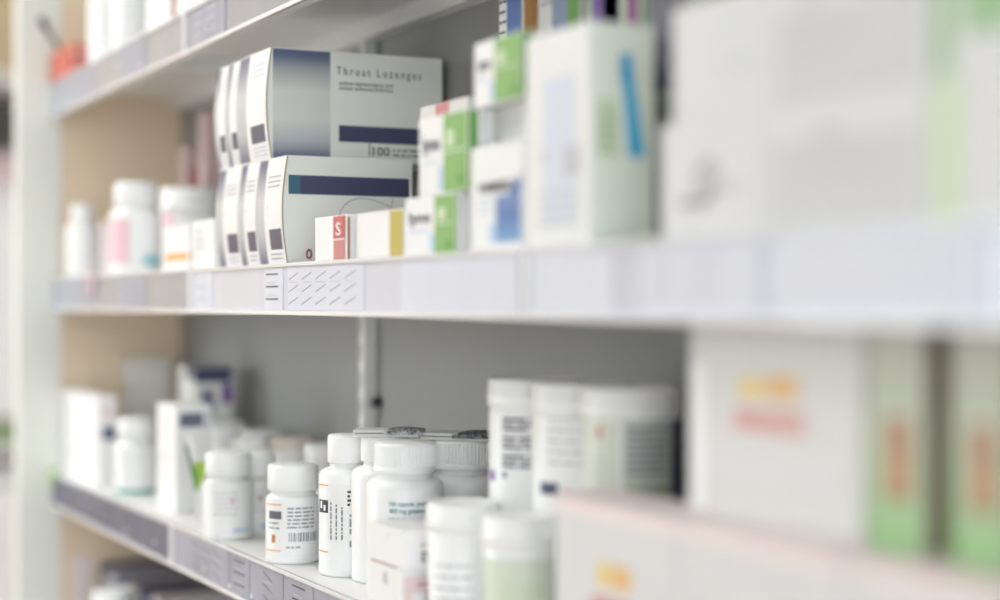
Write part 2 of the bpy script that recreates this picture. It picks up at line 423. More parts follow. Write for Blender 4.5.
for i in range(3):
    lab = ['Throat Lozenges carton, nearest of the upper three', 'white bowed lozenge carton in the middle of the upper three', 'white bowed lozenge carton at the far end of the upper three'][i]
    o, zt = carton('lozenge_carton', lab, 'box', 0, 271, 47, lowz, .4545, depth=.154, m=CREAM if i == 0 else WHITE, w=(.0790, .0330, .0330)[i], paint=loz_top(i == 0), bulge=.0045, group='lozenge cartons stacked on the middle shelf')
    o.location.x -= (0, .0805, .1145)[i]
    if i: o.location.y += .0015

# small cartons in front
def red_box(b, w, d, h, Fm, Rm, Tm, F2, R2):
    b.rect(Fm, w*.60, .0008, w*.955, h-.0008, LRED); b.rect(F2, w*.60, h*.48, w*.955, h-.0008, RED)
    b.rect(lambda u, v: (-w/2+u, -d/2-.0007, v), w*.58, h*.455, w*.955, h*.485, WINK)
    b.text(lambda u, v: (-w/2+u, -d/2-.0007, v), w*.68, h*.56, 'S', .0135, WINK, bold=.01, width=w*.16)
    b.rect(Rm, .0003, .001, .0022, h-.002, BROWN)
    for i in range(3): b.words(R2, .012, h*(.55+.1*i), .018, .002, BROWN, i)
o, z = carton('medicine_carton', 'small white carton with red end stripe standing against the lozenge boxes', 'box', 315, 347, 214, MID, .4525, depth=.026, paint=red_box)
def yel_box(b, w, d, h, Fm, Rm, Tm, F2, R2):
    b.rect(Fm, w*.72, .0008, w-.0008, h-.0008, YEL); b.rect(F2, w*.74, h*.12, w*.95, h*.14, YELB)
    b.rect(F2, .002, h*.03, .003, h*.97, OFFW)
    b.rect(Rm, .001, .001, d-.001, h-.001, YEL)
o, z = carton('medicine_carton', 'small white carton with mustard yellow end beside the red-striped one', 'box', 356, 404, 208, MID, .4525, depth=.030, paint=yel_box)
def green_box(dk, g=.6):
    def p(b, w, d, h, Fm, Rm, Tm, F2, R2):
        b.rect(Fm, w*g, .0008, w-.0005, h-.0008, GREEN)
        b.rect(Rm, .0005, .0008, d*dk, h-.0008, DGREEN)
        b.rect(F2, w*(g+.06), h*.58, w*(g+.22), h*.78, LGREEN); b.rect(F2, w*(g+.02), h*.50, w*.97, h*.53, LGREEN)
        b.rect(F2, w*.80, h*.10, w*.93, h*.22, DGREEN)
        b.text(F2, w*.10, h*.56, 'lyne', h*.28, mat('charcoal_ink', (.14, .14, .17), .5), bold=.02, width=w*(g-.18))
        b.words(F2, w*.10, h*.40, w*(g-.08), .0018, LBLUE, 3)
        b.rect(Fm, w*(g-.10), h*.05, w*g, h*.35, LBLUE)
        for i in range(5): b.rect(Rm, d*(dk+.05+.15*i*(1-dk)), h*.02, d*(dk+.05+.15*i*(1-dk))+.001, h*.95, LGREY)
    return p
o, z1 = carton('medicine_carton', 'white carton with leaf green end, lowest of its stack beside the mustard one', 'box', 405, 456, 192, MID, .4535, depth=.070, paint=green_box(.02), group='green-ended cartons')
o, z2 = carton('medicine_carton', 'taller white carton with leaf green end, second up in the green-ended stack', 'box', 419, 468, 108, z1+.0002, .4540, depth=.075, paint=green_box(.09, .52), group='green-ended cartons')
o, z3 = carton('medicine_carton', 'white carton with leaf green end, highest of the green-ended stack', 'box', 474, 522, 28, 0, .4600, depth=.060, paint=green_box(.12, .45), group='green-ended cartons', h=.040)
o.location.z = z2+.0002
# a filler box the highest one rests on, with ribbed pale side
def ribbed(b, w, d, h, Fm, Rm, Tm, F2, R2):
    n = 9
    for i in range(n): b.rect(Fm, w*(.05+.1*i), h*.05, w*(.05+.1*i)+.0012, h*.95, LGREY)
o, zz = carton('medicine_carton', 'pale grey carton with fine vertical stripes, tucked behind the blue-ended carton', 'box', 478, 526, 0, MID, .4720, depth=.050, h=z2-MID-.0001, m=OFFW, paint=ribbed)
o4, z = carton('medicine_carton', 'flat pale carton with red stripe lying on the green-ended stack', 'box', 427, 476, 99, z2+.0002, .4900, depth=.045, m=OFFW, paint=lambda b, w, d, h, Fm, Rm, Tm, F2, R2: (b.rect(Fm, w*.34, .0005, w*.62, h-.0005, LRED), b.rect(Tm, w*.34, .0005, w*.62, d-.0005, LRED)), h=.0175)
o4.location.x -= .012
def blue_box(b, w, d, h, Fm, Rm, Tm, F2, R2):
    b.rect(Fm, w*.50, h*.08, w*.97, h*.52, ramp_mat('blue_fade', 'Z', [(0, (.16, .34, .62)), (.5, (.07, .16, .42)), (1, (.20, .32, .56))], h*.08, h*.6))
    b.poly(Fm, [(w*.72, h*.52), (w*.97, h*.52), (w*.97, h*.70)], BLUE)
    b.rect(Fm, w*.36, h*.08, w*.50, h*.26, LBLUE)
    b.text(F2, w*.18, h*.56, 'NIMED', h*.13, BLACK, bold=.03, width=w*.68)
    for i in range(3): b.words(F2, w*.18, h*(.36+.06*i), w*.45, .0018, LBLUE, i)
carton('medicine_carton', 'white carton with blue lower corner and dark lettering, left of the tall carton', 'box', 471, 523, 139, MID, .4530, depth=.0175, paint=blue_box)
# tall cartons at the back
def p1(b, w, d, h, Fm, Rm, Tm, F2, R2):
    b.rect(Fm, w*.35, h*.5, w*.95, h*.985, BLUE); b.rect(Fm, w*.05, h*.90, w*.34, h*.92, BLACK); b.rect(Rm, .0005, .001, d*.98, h-.001, mat('apricot_ink', (.72, .40, .16), .4)); b.text(R2, d*.55, h*.93, 'a', .010, BLACK, bold=.02)
    for i in range(4): b.words(F2, w*.05, h*(.78+.035*i), w*.34, .003, BLACK, i)
carton('medicine_carton', 'tall white and blue carton with apricot side against the grey panel', 'box', 499, 523, 0, MID, .548, depth=.022, h=.208, paint=p1)
def p2(b, w, d, h, Fm, Rm, Tm, F2, R2):
    b.rect(Fm, w*.70, .001, w*.97, h-.001, DGREEN); b.rect(Fm, w*.35, .001, w*.70, h-.001, mat('slate_blue_ink', (.22, .27, .42), .4)); b.rect(F2, w*.15, h*.93, w*.35, h*.97, BLACK)
    for i in range(3): b.words(F2, w*.08, h*(.80+.035*i), w*.64, .003, GREY, i)
carton('medicine_carton', 'tall grey carton with slate blue and dark green bands, back row', 'box', 538, 581, 0, MID, .540, depth=.03, h=.212, m=OFFW, paint=p2)
def p3(b, w, d, h, Fm, Rm, Tm, F2, R2):
    b.rect(Fm, w*.08, h*.60, w*.60, h*.985, PURP); b.rect(Fm, w*.3, h*.55, w*.58, h*.80, LRED); b.rect(Fm, w*.72, h*.6, w*.95, h*.985, mat('violet_ink', (.30, .10, .28), .4))
carton('medicine_carton', 'tall carton with purple and red panels behind the cyan-striped carton', 'box', 588, 642, 0, MID, .530, depth=.03, h=.212, m=LGREEN, paint=p3)
def p4(b, w, d, h, Fm, Rm, Tm, F2, R2):
    b.rect(Fm, w*.05, h*.45, w*.9, h*.95, mat('slate_ink', (.14, .14, .18), .4)); b.rect(Fm, w*.05, h*.98, w*.9, h*.99, PURP)
carton('medicine_carton', 'dark-panelled carton in the gap before the big white cartons', 'box', 648, 694, 0, MID, .515, depth=.03, h=.200, m=mat('sage_card', (.45, .47, .40), .5), paint=p4)
# big tall carton
def tall(b, w, d, h, Fm, Rm, Tm, F2, R2):
    b.rect(Fm, w*.30, h*.10, w*.78, h*.78, LAV)
    b.rect(F2, w*.60, h*.32, w*.86, h*.46, LGREY)
    for i in range(4): b.words(F2, w*.22, h*(.10+.05*i), w*.85, .003, LGREY, i)
    b.text(F2, w*.30, h*.40, 'III', .008, GREY)
    b.rect(Rm, .0008, .001, d-.0008, h-.001, PGREEN)
    b.rect(R2, d*.12, h*.40, d*.42, h*.66, LGREEN)
    b.poly(R2, [(d*.46, h*.85), (d*.64, h*.82), (d*.86, h*.40), (d*.60, h*.40)], SKY)
    b.rect(lambda u, v: (w/2+.0007, -d/2+u, v), d*.46, h*.74, d*.64, h*.86, mat('deep_cyan_ink', (.02, .34, .62), .4))
    for i in range(5): b.words(R2, d*.12, h*(.42+.045*i), d*.40, .002, GREEN, i)
carton('medicine_carton', 'tall white carton with pale green side and slanted cyan stripe', 'box', 526, 590, 20, MID, .4530, pxR=654, m=mat('cool_white_card', (.78, .79, .78), .45), paint=tall)
# the big white cartons at the right, two high
def scrib(b, w, d, h, Fm, Rm, Tm, F2, R2):
    for i in range(7):
        a = i/7*PI*2
        u, v = w*.42+w*.09*math.cos(a), h*.45+h*.14*math.sin(a)
        b.poly(Fm, [(u, v), (u+w*.11, v+h*.10), (u+w*.12, v+h*.06), (u+w*.02, v-h*.03)], GREY)
    b.rect(Fm, w*.55, h*.38, w*.85, h*.44, LGREY); b.rect(Fm, w*.2, h*.28, w*.5, h*.34, GREY)
def faint(ink, u=.3, v=.4, panel=False):
    def p(b, w, d, h, Fm, Rm, Tm, F2, R2):
        if panel: b.rect(Fm, w*.06, .001, w*.94, h*.70, mat('grey_panel_print', (.60, .605, .61), .5))
        for i in range(3): b.words(F2, w*u, h*(v+.1*i), w*(u+.4), .003, ink, i)
        b.rect(F2, w*(u+.05), h*.72, w*(u+.2), h*.80, ink)
    return p
def gside(b, w, d, h, Fm, Rm, Tm, F2, R2):
    b.rect(Fm, .0008, .0008, w*.16, h-.0008, LGREEN); b.rect(Fm, w*.42, h*.45, w*.9, h*.7, PPINK); b.rect(Fm, w*.4, h*.1, w*.95, h*.35, LAV)
def gtop(b, w, d, h, Fm, Rm, Tm, F2, R2):
    b.rect(Fm, .0008, .0008, w*.10, h-.0008, mat('mid_green_ink', (.30, .50, .26), .4))
    b.rect(Fm, w*.16, h*.25, w*.97, h-.0008, MATS['mid_green_ink'])
x1, x2, x3, x4 = X(660, .453), X(762, .453), X(930, .453), -.415
for k, (a, c, pt, lb) in enumerate([(x1, x2, scrib, 'big white carton with grey scribbled mark, lower row at the right'),
                                    (x2, x3, faint(LGREY, panel=True), 'big plain white carton between the scribbled one and the green-edged one, lower row'),
                                    (x3, x4, gside, 'big white carton with pale green edge at the right, lower row')]):
    pc = 0
    w = c-a-.0015
    b = MB()
    o, zt = carton('medicine_carton', lb, 'box', 0, 700, 0, MID, .453, depth=.10, w=w, h=.0575, m=SOFT, paint=pt, group='big white cartons stacked two high', flap=(k == 2))
    o.location.x = (a+c)/2
u1, u2, u3 = X(672, .4545), X(768, .4545), X(932, .4545)
for k, (a, c, pt, lb) in enumerate([(u1, u2, faint(LAV, .5, .3), 'big white carton above the scribbled one, upper row'),
                                    (u2, u3, faint(LGREY, .15, .35, True), 'big white carton with faint print in the middle of the upper row'),
                                    (u3, x4, gtop, 'big white carton with green upper half, upper row at the right edge')]):
    o, z = carton('medicine_carton', lb, 'box', 0, 700, 0, zt+.0003, .4545, depth=.095, w=c-a-.0015, h=.0570, m=SOFT, paint=pt, group='big white cartons stacked two high', flap=(k == 2))
    o.location.x = (a+c)/2

# ---------------------------------------------------------------- bottles, jars, tubs
def bottle_parts(t, r, h, rc, hc, ribs, neck=.004, n=56):
    b = MB(); hb = h-hc-neck; sh = r*.30
    prof = [(r*.90, 0), (r*.97, .0008), (r, .003), (r, hb-sh)]
    for i in range(1, 9):
        a = PI/2*i/8; prof.append((rc*.90+(r-rc*.90)*math.cos(a), hb-sh+sh*math.sin(a)))
    prof += [(rc*.88, hb+.0002), (rc*.88, hb+neck), (rc*.8, hb+neck+.0002)]
    b.lathe(prof, PLAST, n); b.build('body', t)
    c = MB(); z0 = h-hc
    if ribs:
        c.lathe([(rc*.98, z0), (rc, z0+.0005), (rc, z0+hc*.18), (rc*.985, z0+hc*.2)], PLASTG, 72)
        c.lathe([(rc, z0+hc*.2), (rc, h-hc*.10)], PLASTG, rib=(0, 9, 48, rc*.075))
        c.lathe([(rc*.97, h-hc*.10), (rc*.95, h-.0008), (rc*.90, h), (rc*.02, h)], PLASTG, 72)
    else:
        c.lathe([(rc*.98, z0), (rc, z0+.0006), (rc*.995, h-.0025), (rc*.97, h-.0008), (rc*.90, h), (rc*.02, h)], PLASTG, 56)
    return c.build('cap', t)
def facing(x, y): return math.atan2(-y, -x)
def bottle(label, px, y, r, h, rc, hc, base, ribs=False, art=None, group=None, name='pill_bottle', cat='bottle'):
    x = X(px, y); t = empty(name, (x, y, base)); bottle_parts(t, r, h, rc, hc, ribs)
    if art:
        b = MB(); mp = arcmap(r, facing(x, y), .0003); m2 = arcmap(r, facing(x, y), .0006)
        art(b, mp, m2, r, h)
        b.build('label', t)
    tag(t, label, cat, group)
    return t
def paperlabel(b, mp, r, v0, v1, a0=-1.4, a1=1.4, m=None): b.rect(mp, a0*r, v0, a1*r, v1, m or LABEL, nu=24)
def artA(b, mp, m2, r, h):
    tl = mat('teal_text_ink', (.03, .25, .27), .4)
    for i, s in enumerate(['100 capsule (oral)', '400 mg gelatine', 'Use before date']):
        b.text(m2, -r*.40, h*(.605-i*.046+(-.006 if i == 2 else 0)), s, .0044, tl, bold=.012, width=r*(.98, .92, .82)[i])
    for i in range(6): b.words(m2, -r*.18, h*(.10+.045*i), r*.9, .003, tl, i)
def artC(b, mp, m2, r, h):
    paperlabel(b, mp, r, h*.05, h*.66)
    for v in (.645, .175): b.rect(m2, -r*1.25, h*v, -r*.72, h*v+.0011, ORANGE, nu=4)
    b.rect(m2, -r*1.25, h*.455, -r*.72, h*.545, BLACK, nu=4)
    m3 = arcmap(r, facing_last[0], .0009)
    b.rect(m3, -r*1.12, h*.485, -r*1.0, h*.535, WINK); b.rect(m3, -r*.92, h*.47, -r*.82, h*.51, WINK)
    for k, u in enumerate((-.62, -.42, -.22)): b.words(m2, h*.27, r*u, h*(.54, .52, .50)[k], .0017, mat('charcoal_ink', (.14, .14, .17), .5), 40+k, rot=True)
    for i in range(4): b.words(m2, -r*.02, h*(.60-.03*i), r*.13, .0030, BLACK, i, wl=(.6, .9))
    b.words(m2, h*.31, r*.05, h*.45, .003, GREY, 3, rot=True); b.words(m2, h*.22, r*.05, h*.28, .0035, GREY, 4, rot=True)
def artD(b, mp, m2, r, h):
    paperlabel(b, mp, r, h*.08, h*.66)
    b.rect(m2, -r*1.2, h*.60, -r*.42, h*.612, ORANGE, nu=6); b.rect(m2, -r*1.2, h*.135, -r*.45, h*.147, ORANGE, nu=6)
    b.rect(m2, -r*1.0, h*.46, -r*.42, h*.54, MATS['charcoal_ink'], nu=4)
    for i in range(2): b.words(m2, -r*1.0, h*(.36+.05*i), -r*.5, .0022, GREY, i)
    b.rect(m2, -r*.85, h*.22, -r*.68, h*.30, mat('rust_ink', (.55, .22, .08), .4))
    for i in range(6): b.words(m2, -r*.20, h*(.56-.038*i), r*.85, .0024, GREY, 10+i)
    rnd = random.Random(3); u = -r*.15
    while u < r*.95:
        w = rnd.uniform(.0005, .0016); b.rect(m2, u, h*.235, u+w, h*.325, GREY); u += w+rnd.uniform(.0005, .0014)
    b.words(m2, -r*.25, h*.17, r*.3, .0022, GREY, 4)
def artE(ink):
    def p(b, mp, m2, r, h):
        paperlabel(b, mp, r, h*.08, h*.66)
        b.rect(m2, r*.2, h*.10, r*.9, h*.14, LBLUE, nu=4)
        for i in range(5): b.words(m2, -r*.6, h*(.30+.06*i), r*.4, .002, LGREY, i)
        b.rect(m2, r*.1, h*.42, r*.25, h*.5, ink)
    return p
facing_last = [0]
grp = 'white pill bottles on the lower shelf'
bottle('large white pill bottle with ribbed cap and teal lettering behind the two stacked cartons', 405, .4920, .0283, .1105, .0228, .0215, LOW, True, artA, grp)
bottle('white pill bottle half hidden behind the teal-lettered one, a foil pack on its cap', 385, .5020, .0255, .1105, .0185, .0190, LOW, False, None, grp)
xx, yy = X(348, .488), .488; facing_last[0] = facing(xx, yy)
bottle('slim white pill bottle with smooth cap and sideways black lettering', 348, .488, .0227, .1090, .0160, .0215, LOW, False, artC, grp)
bottle('short white pill bottle with barcode label nearest the shelf edge', 293, .4715, .0222, .0800, .0208, .0210, LOW, False, artD, grp)
bottle('short white pill bottle set back between the barcode bottle and the one by the leaflet', 256, .4980, .0205, .0750, .0182, .0210, LOW, False, artE(LRED), grp)
bottle('short white pill bottle beside the green leaflet', 228, .466, .0222, .0775, .0203, .0210, LOW, False, artE(PINK), grp)
bottle('large shaded pill bottle with ribbed cap left of the tall tubs', 463, .5500, .0272, .1085, .0232, .0215, LOW, True, lambda b, mp, m2, r, h: b.rect(m2, -r*.1, h*.52, r*.3, h*.55, NAVY), grp)
# back row of small jars
for px, cm, lb in ((262, PLASTG, 'small white jar in the back row left of the tan-lidded one'), (292, TAN, 'small jar with tan lid in the back row'), (326, PLASTG, 'small white jar in the back row next to the slim bottle')):
    y = .585; x = X(px, y); t = empty('jar', (x, y, LOW))
    h = .076
    b = MB(); b.lathe([(.018, 0), (.0205, .001), (.021, .003), (.021, h-.018), (.019, h-.016), (.019, h-.013)], PLAST, 40); b.build('body', t)
    b = MB(); b.lathe([(.0208, h-.013), (.0212, h-.012), (.0212, h-.001), (.020, h), (.001, h)], cm, 40); b.build('lid', t)
    tag(t, lb, 'jar', 'small jars in the back row of the lower shelf')
def jar(label, px, y, r, h, base, group=None, lid=PLASTG, art=None, hl=.018, taper=.96, lidr=1.05, name='jar', cat='jar'):
    x = X(px, y); t = empty(name, (x, y, base))
    b = MB(); b.lathe([(r*taper*.95, 0), (r*taper, .001), (r*taper, .003), (r, h-hl-.001), (r*.97, h-hl), (r*.97, h-hl*.5)], PLAST, 56); b.build('body', t)
    b = MB(); b.lathe([(r*lidr*.97, h-hl), (r*lidr, h-hl+.0006), (r*lidr, h-hl*.55), (r*lidr*.985, h-hl*.52), (r*lidr*.985, h-.0015), (r*lidr*.95, h), (r*lidr*.86, h), (r*lidr*.84, h-.0012), (.001, h-.0012)], lid, 56); b.build('lid', t)
    if art:
        b = MB(); art(b, arcmap(r, facing(x, y), .0004), arcmap(r, facing(x, y), .0007), r, h); b.build('label', t)
    tag(t, label, cat, group)
    return t
def tubart(kind):
    def p(b, mp, m2, r, h):
        paperlabel(b, mp, r, h*.06, h*.86, -1.5, 1.5)
        q = lambda v: h*(.45+.60*v)
        if kind == 1:
            for g in range(3):
                for i in range(3): b.words(m2, -r*.75, q(.64-.125*g-.035*i), -r*.05, .0032, mat('charcoal_ink', (.14, .14, .17), .5), g*3+i, wl=(2.5, 6))
            b.rect(m2, -r*1.3, q(.22), -r*1.0, q(.29), PURP)
            b.rect(m2, -r*.75, q(.25), -r*.6, q(.29), GREY)
        if kind == 2:
            b.rect(m2, -r*.95, q(.20), -r*.45, q(.28), NAVY, nu=3); b.rect(m2, -r*.30, q(.2), -r*.2, q(.25), PINK)
            for i in range(5): b.words(m2, -r*.7, q(.40+.07*i), r*.2, .003, LGREY, i)
        if kind == 3:
            b.rect(m2, -r*1.3, h*.06, -r*.25, q(.80), mat('mint_label', (.70, .74, .64), .4), nu=8)
            m3 = arcmap(r, math.atan2(p.fy, p.fx), .0010)
            b.rect(m3, -r*.75, q(.62), -r*.6, q(.68), LRED)
            for i in range(4): b.words(m3, -r*1.05, q(.30+.06*i), -r*.5, .003, LGREY, i)
            b.rect(m3, -r*.12, q(.18), r*.85, q(.33), mat('sage_label', (.36, .44, .32), .4), nu=8)
            b.rect(arcmap(r, math.atan2(p.fy, p.fx), .0008), -r*.16, q(.33), r*.88, q(.73), mat('pale_sage_block', (.60, .64, .54), .4), nu=8)
            for g in range(7): b.words(m3, -r*.10, q(.66-.045*g), r*.80, .0048, GREY, 20+g, wl=(3, 7))
            b.rect(m2, r*.92, q(.10), r*1.5, q(.72), mat('midnight_label', (.06, .07, .14), .4), nu=5)
    return p
g = 'tall white tubs on the lower shelf'
for px, y, k, lb in ((533, .530, 1, 'tall white tub with three text blocks, leftmost of the tall tubs'), (579, .5295, 2, 'tall white tub with navy oval mark, middle of the tall tubs'), (631, .530, 3, 'tall white tub with green panel and midnight stripe, rightmost of the tall tubs')):
    a = tubart(k); x = X(px, y); a.fx, a.fy = -x, -y
    jar(lb, px, y, .0292, .1610, LOW, g, art=a, name='tub', cat='tub')
def jart(b, mp, m2, r, h):
    b.rect(mp, -r*1.3, h*.08, r*1.3, h*.70, mat('pale_sage_label', (.70, .76, .64), .4), nu=20)
    for i in range(6): b.words(m2, -r*.5, h*(.12+.07*i), r*.6, .0035, GREY if i < 3 else LGREEN, i)
def jart2(b, mp, m2, r, h):
    for i in range(5): b.words(m2, -r*.9, h*(.15+.09*i), r*.3, .003, LGREY, i)
jar('white jar in front of the tubs, partly behind the sage-labelled jar', 462, .4760, .0228, .0815, LOW, 'white jars at the front of the lower shelf', art=jart2, lidr=1.04)
jar('white jar with sage green label beside the low pink-topped cartons', 520, .4785, .0228, .0815, LOW, 'white jars at the front of the lower shelf', art=jart, lidr=1.04)

# foil packs lying on the caps
def foilpack(px, y, zb, L, W, label, rz=.25, dark=False, dx=0):
    t = empty('blister_pack', (X(px, y)+dx, y, zb), rz)
    b = MB(); b.box(-L/2, L/2, -W/2, W/2, 0, .0022, OFFW, bev=.0005); b.box(-L/2, L/2, -W/2+.001, W/2, .003, .0050, OFFW, bev=.0005); b.box(-L/2+.001, L/2-.001, -W/2+.002, W/2, .0020, .0032, GREY); b.build('sleeve', t)
    b = MB(); n, m = 26, 14; rnd = random.Random(int(px))
    vs = []
    for j in range(m+1):
        for i in range(n+1):
            u, v = i/n, j/m
            vs.append((-L*.02+u*L*.56, -W/2-.001+v*(W+.002), .0042+.0022*math.sin(PI*u)**.5*math.sin(PI*v)**.3+rnd.uniform(-.0006, .0006)))
    N = len(vs); vs += [(x, y_, .0016) for x, y_, z in vs]
    fs = [(j*(n+1)+i, j*(n+1)+i+1, (j+1)*(n+1)+i+1, (j+1)*(n+1)+i) for j in range(m) for i in range(n)]
    bd = [i for i in range(n+1)]+[(j)*(n+1)+n for j in range(1, m+1)]+[m*(n+1)+i for i in range(n-1, -1, -1)]+[j*(n+1) for j in range(m-1, 0, -1)]
    fs += [(bd[(q+1) % len(bd)], bd[q], bd[q]+N, bd[(q+1) % len(bd)]+N) for q in range(len(bd))]
    b.add(vs, fs, DFOIL if dark else FOIL); b.build('foil', t)
    tag(t, label, 'blister pack', 'foil packs on the bottle caps')
foilpack(386, .5020, LOW+.1107, .050, .030, 'silver foil pack in a white sleeve on the cap behind the teal-lettered bottle', rz=1.05, dx=.004)
foilpack(462, .5500, LOW+.1087, .054, .034, 'dark foil pack on the shaded ribbed cap beside the tubs', rz=.75, dark=True, dx=0)

# two small cartons at the shelf edge
def wb(b, w, d, h, Fm, Rm, Tm, F2, R2):
    b.words(R2, d*.28, h*.62, d*.9, .0022, BROWN, 1)
    for i in range(3): b.words(R2, d*.28, h*(.22+.10*i), d*.75, .0022, BLACK, 3+i)
    b.poly(Fm, [(w*.5, h*.66), (w*.62, h*.86), (w*.635, h*.86), (w*.515, h*.66)], LGREY)
    b.rect(Fm, w*.10, .0003, w*.80, .0011, BROWN)
def wb2(b, w, d, h, Fm, Rm, Tm, F2, R2):
    b.rect(Rm, .001, h*.50, d*.55, h*.86, PPINK); b.rect(Rm, .001, h*.16, d*.18, h*.49, PPINK)
    b.words(R2, d*.3, h*.66, d*.9, .0022, BROWN, 1)
    for i in range(3): b.words(R2, d*.45, h*(.32+.09*i), d*.9, .0024, BROWN, 3+i)
    b.rect(Rm, .001, h*.02, d-.001, h*.14, LRED)
    b.rect(Fm, w*.55, h*.02, w*.9, h*.12, LRED)
    b.poly(Fm, [(w*.45, h*.60), (w*.60, h*.60), (w*.55, h*.90), (w*.45, h*.80)], LGREY)
o, zc = carton('medicine_carton', 'small white carton with salmon markings, lower of the two at the shelf edge', 'box', 369, 402, 571, LOW, .4515, depth=.038, paint=wb2, group='small cartons stacked below the teal-lettered bottle')
o, zc = carton('medicine_carton', 'small plain white carton with brown print, upper of the two at the shelf edge', 'box', 368, 405, 532, zc+.0003, .4515, depth=.041, paint=wb, group='small cartons stacked below the teal-lettered bottle')

# low cartons with pink tops, front right
def pinktop(kind):
    def p(b, w, d, h, Fm, Rm, Tm, F2, R2):
        b.rect(Tm, .0008, .0008, w-.0008, d-.0008, BLUSH)
        b.rect(Fm, .0008, h-.010, w-.0008, h-.0008, BLUSH)
        b.rect(F2, .0008, h-.0035, w-.0008, h-.0008, PPINK)
        if kind == 1:
            b.rect(Fm, w*.38, h*.58, w*.48, h*.70, YELB); b.rect(Fm, w*.50, h*.58, w*.64, h*.70, mat('amber_ink', (.76, .46, .16), .4)); b.rect(Fm, w*.33, h*.38, w*.68, h*.52, LRED)
        if kind == 2: b.rect(Fm, w*.5, h*.3, w*.7, h*.6, CREAM)
        if kind == 3: b.rect(Fm, w*.1, h*.45, w*.3, h*.6, CREAM)
    return p
xa = X(555, .453)
for k in range(3):
    w = .128
    o, zp = carton('medicine_carton', ['low white carton with pink top, yellow and red mark, left of three', 'low white carton with pink top in the middle of three', 'low white carton with pink top at the right edge'][k], 'box', 0, 600, 0, LOW, .453, depth=(.040, .12, .12)[k], w=w-.001, h=.1055, m=SOFT, paint=pinktop(k+1), group='low pink-topped cartons', flap=True)
    o.location.x = xa+w*(k+.5)
# cartons standing on the pink-topped ones
def pw(b, w, d, h, Fm, Rm, Tm, F2, R2):
    b.rect(Fm, w*.32, h*.56, w*.46, h*.64, YELB); b.rect(Fm, w*.48, h*.56, w*.66, h*.66, MATS['amber_ink']); b.rect(Fm, w*.29, h*.41, w*.70, h*.51, mat('faded_red_ink', (.66, .38, .36), .5))
    b.rect(Fm, .0008, h*.02, w*.10, h*.70, WINK)
    b.rect(Fm, w*.10, h*.18, w*.9, h*.34, SOFT)
carton('medicine_carton', 'large pale carton with amber and red mark standing on the pink-topped cartons', 'box', 690, 862, 0, zp+.0004, .4720, depth=.05, h=.1080, m=OFFW, paint=pw)
def pg(b, w, d, h, Fm, Rm, Tm, F2, R2):
    b.rect(Fm, .0006, .0006, w-.0006, h*.995, ramp_mat('green_fade', 'Z', [(0, (.24, .50, .16)), (.26, (.36, .50, .28)), (.55, (.45, .50, .38)), (1, (.46, .41, .34))], 0, h))
    b.rect(F2, w*.30, h*.20, w*.80, h*.52, mat('terracotta_ink', (.40, .22, .12), .4))
    b.rect(lambda u, v: (-w/2+u, -d/2-.0007, v), w*.38, h*.26, w*.72, h*.36, mat('orange_brown_ink', (.48, .27, .13), .4))
    b.rect(Rm, .0006, .0006, d-.0006, h-.0006, mat('gap_shade_side', (.19, .15, .09), .5))  # dark side colour stands in for shade in the gap
for k, (a, c) in enumerate(((868, 925), (951, 1012))):
    o, z = carton('medicine_carton', ['green carton with terracotta panel beside the large pale carton', 'green carton with terracotta panel at the right edge of the picture'][k], 'box', a, c, 0, zp+.0004, .4720, depth=.045, h=.1100, m=OFFW, paint=pg, group='green cartons with terracotta panels')

# ---------------------------------------------------------------- lower shelf, far left
def darkstripe(b, w, d, h, Fm, Rm, Tm, F2, R2):
    b.rect(Rm, d*.1, h*.80, d*.75, h*.93, mat('steel_blue_ink', (.14, .16, .22), .4)); b.rect(Rm, d*.8, h*.78, d*.95, h*.95, LGREY)
    b.words(Fm, w*.2, h*.5, w*.8, .003, LGREY, 1)
carton('medicine_carton', 'white carton with steel blue stripe beside the green leaflet', 'box', 157, 176, 406, LOW, .4720, pxR=212, paint=darkstripe)
def navytop(b, w, d, h, Fm, Rm, Tm, F2, R2):
    b.rect(Rm, .0008, h*.87, d-.0008, h-.0005, NAVY); b.rect(Tm, .0008, .0008, w-.0008, d-.0008, NAVY); b.rect(Fm, w*.5, h*.90, w-.0005, h-.0005, NAVY)
    b.rect(Rm, d*.18, h*.62, d*.55, h*.82, mat('dusky_ink', (.22, .22, .32), .4)); b.rect(Rm, d*.72, h*.70, d*.98, h*.86, PURP)
carton('medicine_carton', 'white carton with navy top, tallest behind the steel-striped carton', 'box', 178, 194, 367, LOW, .5450, pxR=232, m=CREAM, paint=navytop)
carton('medicine_carton', 'pale shade-tinted carton against the beige side panel', 'box', 118, 126, 359, LOW, .5350, w=.034, depth=.058, m=mat('shade_tint_card', (.84, .80, .74), .5), paint=faint(TAN, .1))  # beige tone puts the shade into the card colour
jar('low white jar left of the back row', 226, .5700, .021, .0790, LOW, 'low jars behind the short bottles', hl=.014)
jar('low white jar just behind the short bottles', 250, .5500, .0190, .0740, LOW, 'low jars behind the short bottles', hl=.014)
def tealart(b, mp, m2, r, h):
    paperlabel(b, mp, r, h*.12, h*.6); b.rect(m2, -r*1.3, h*.03, r*1.3, h*.085, mat('sea_green_ink', (.10, .42, .34), .4), nu=12)
bottle('white pill bottle with sea green base stripe beside the navy-spotted carton', 135, .4800, .0222, .0840, .0190, .022, LOW, False, tealart)
def navyspot(b, w, d, h, Fm, Rm, Tm, F2, R2):
    b.rect(Rm, d*.25, h*.52, d*.9, h*.66, mat('ink_blue', (.03, .07, .15), .4)); b.words(Fm, w*.2, h*.3, w*.8, .003, LGREY, 1); b.rect(Rm, d*.2, h*.75, d*.9, h*.9, BLUSH)
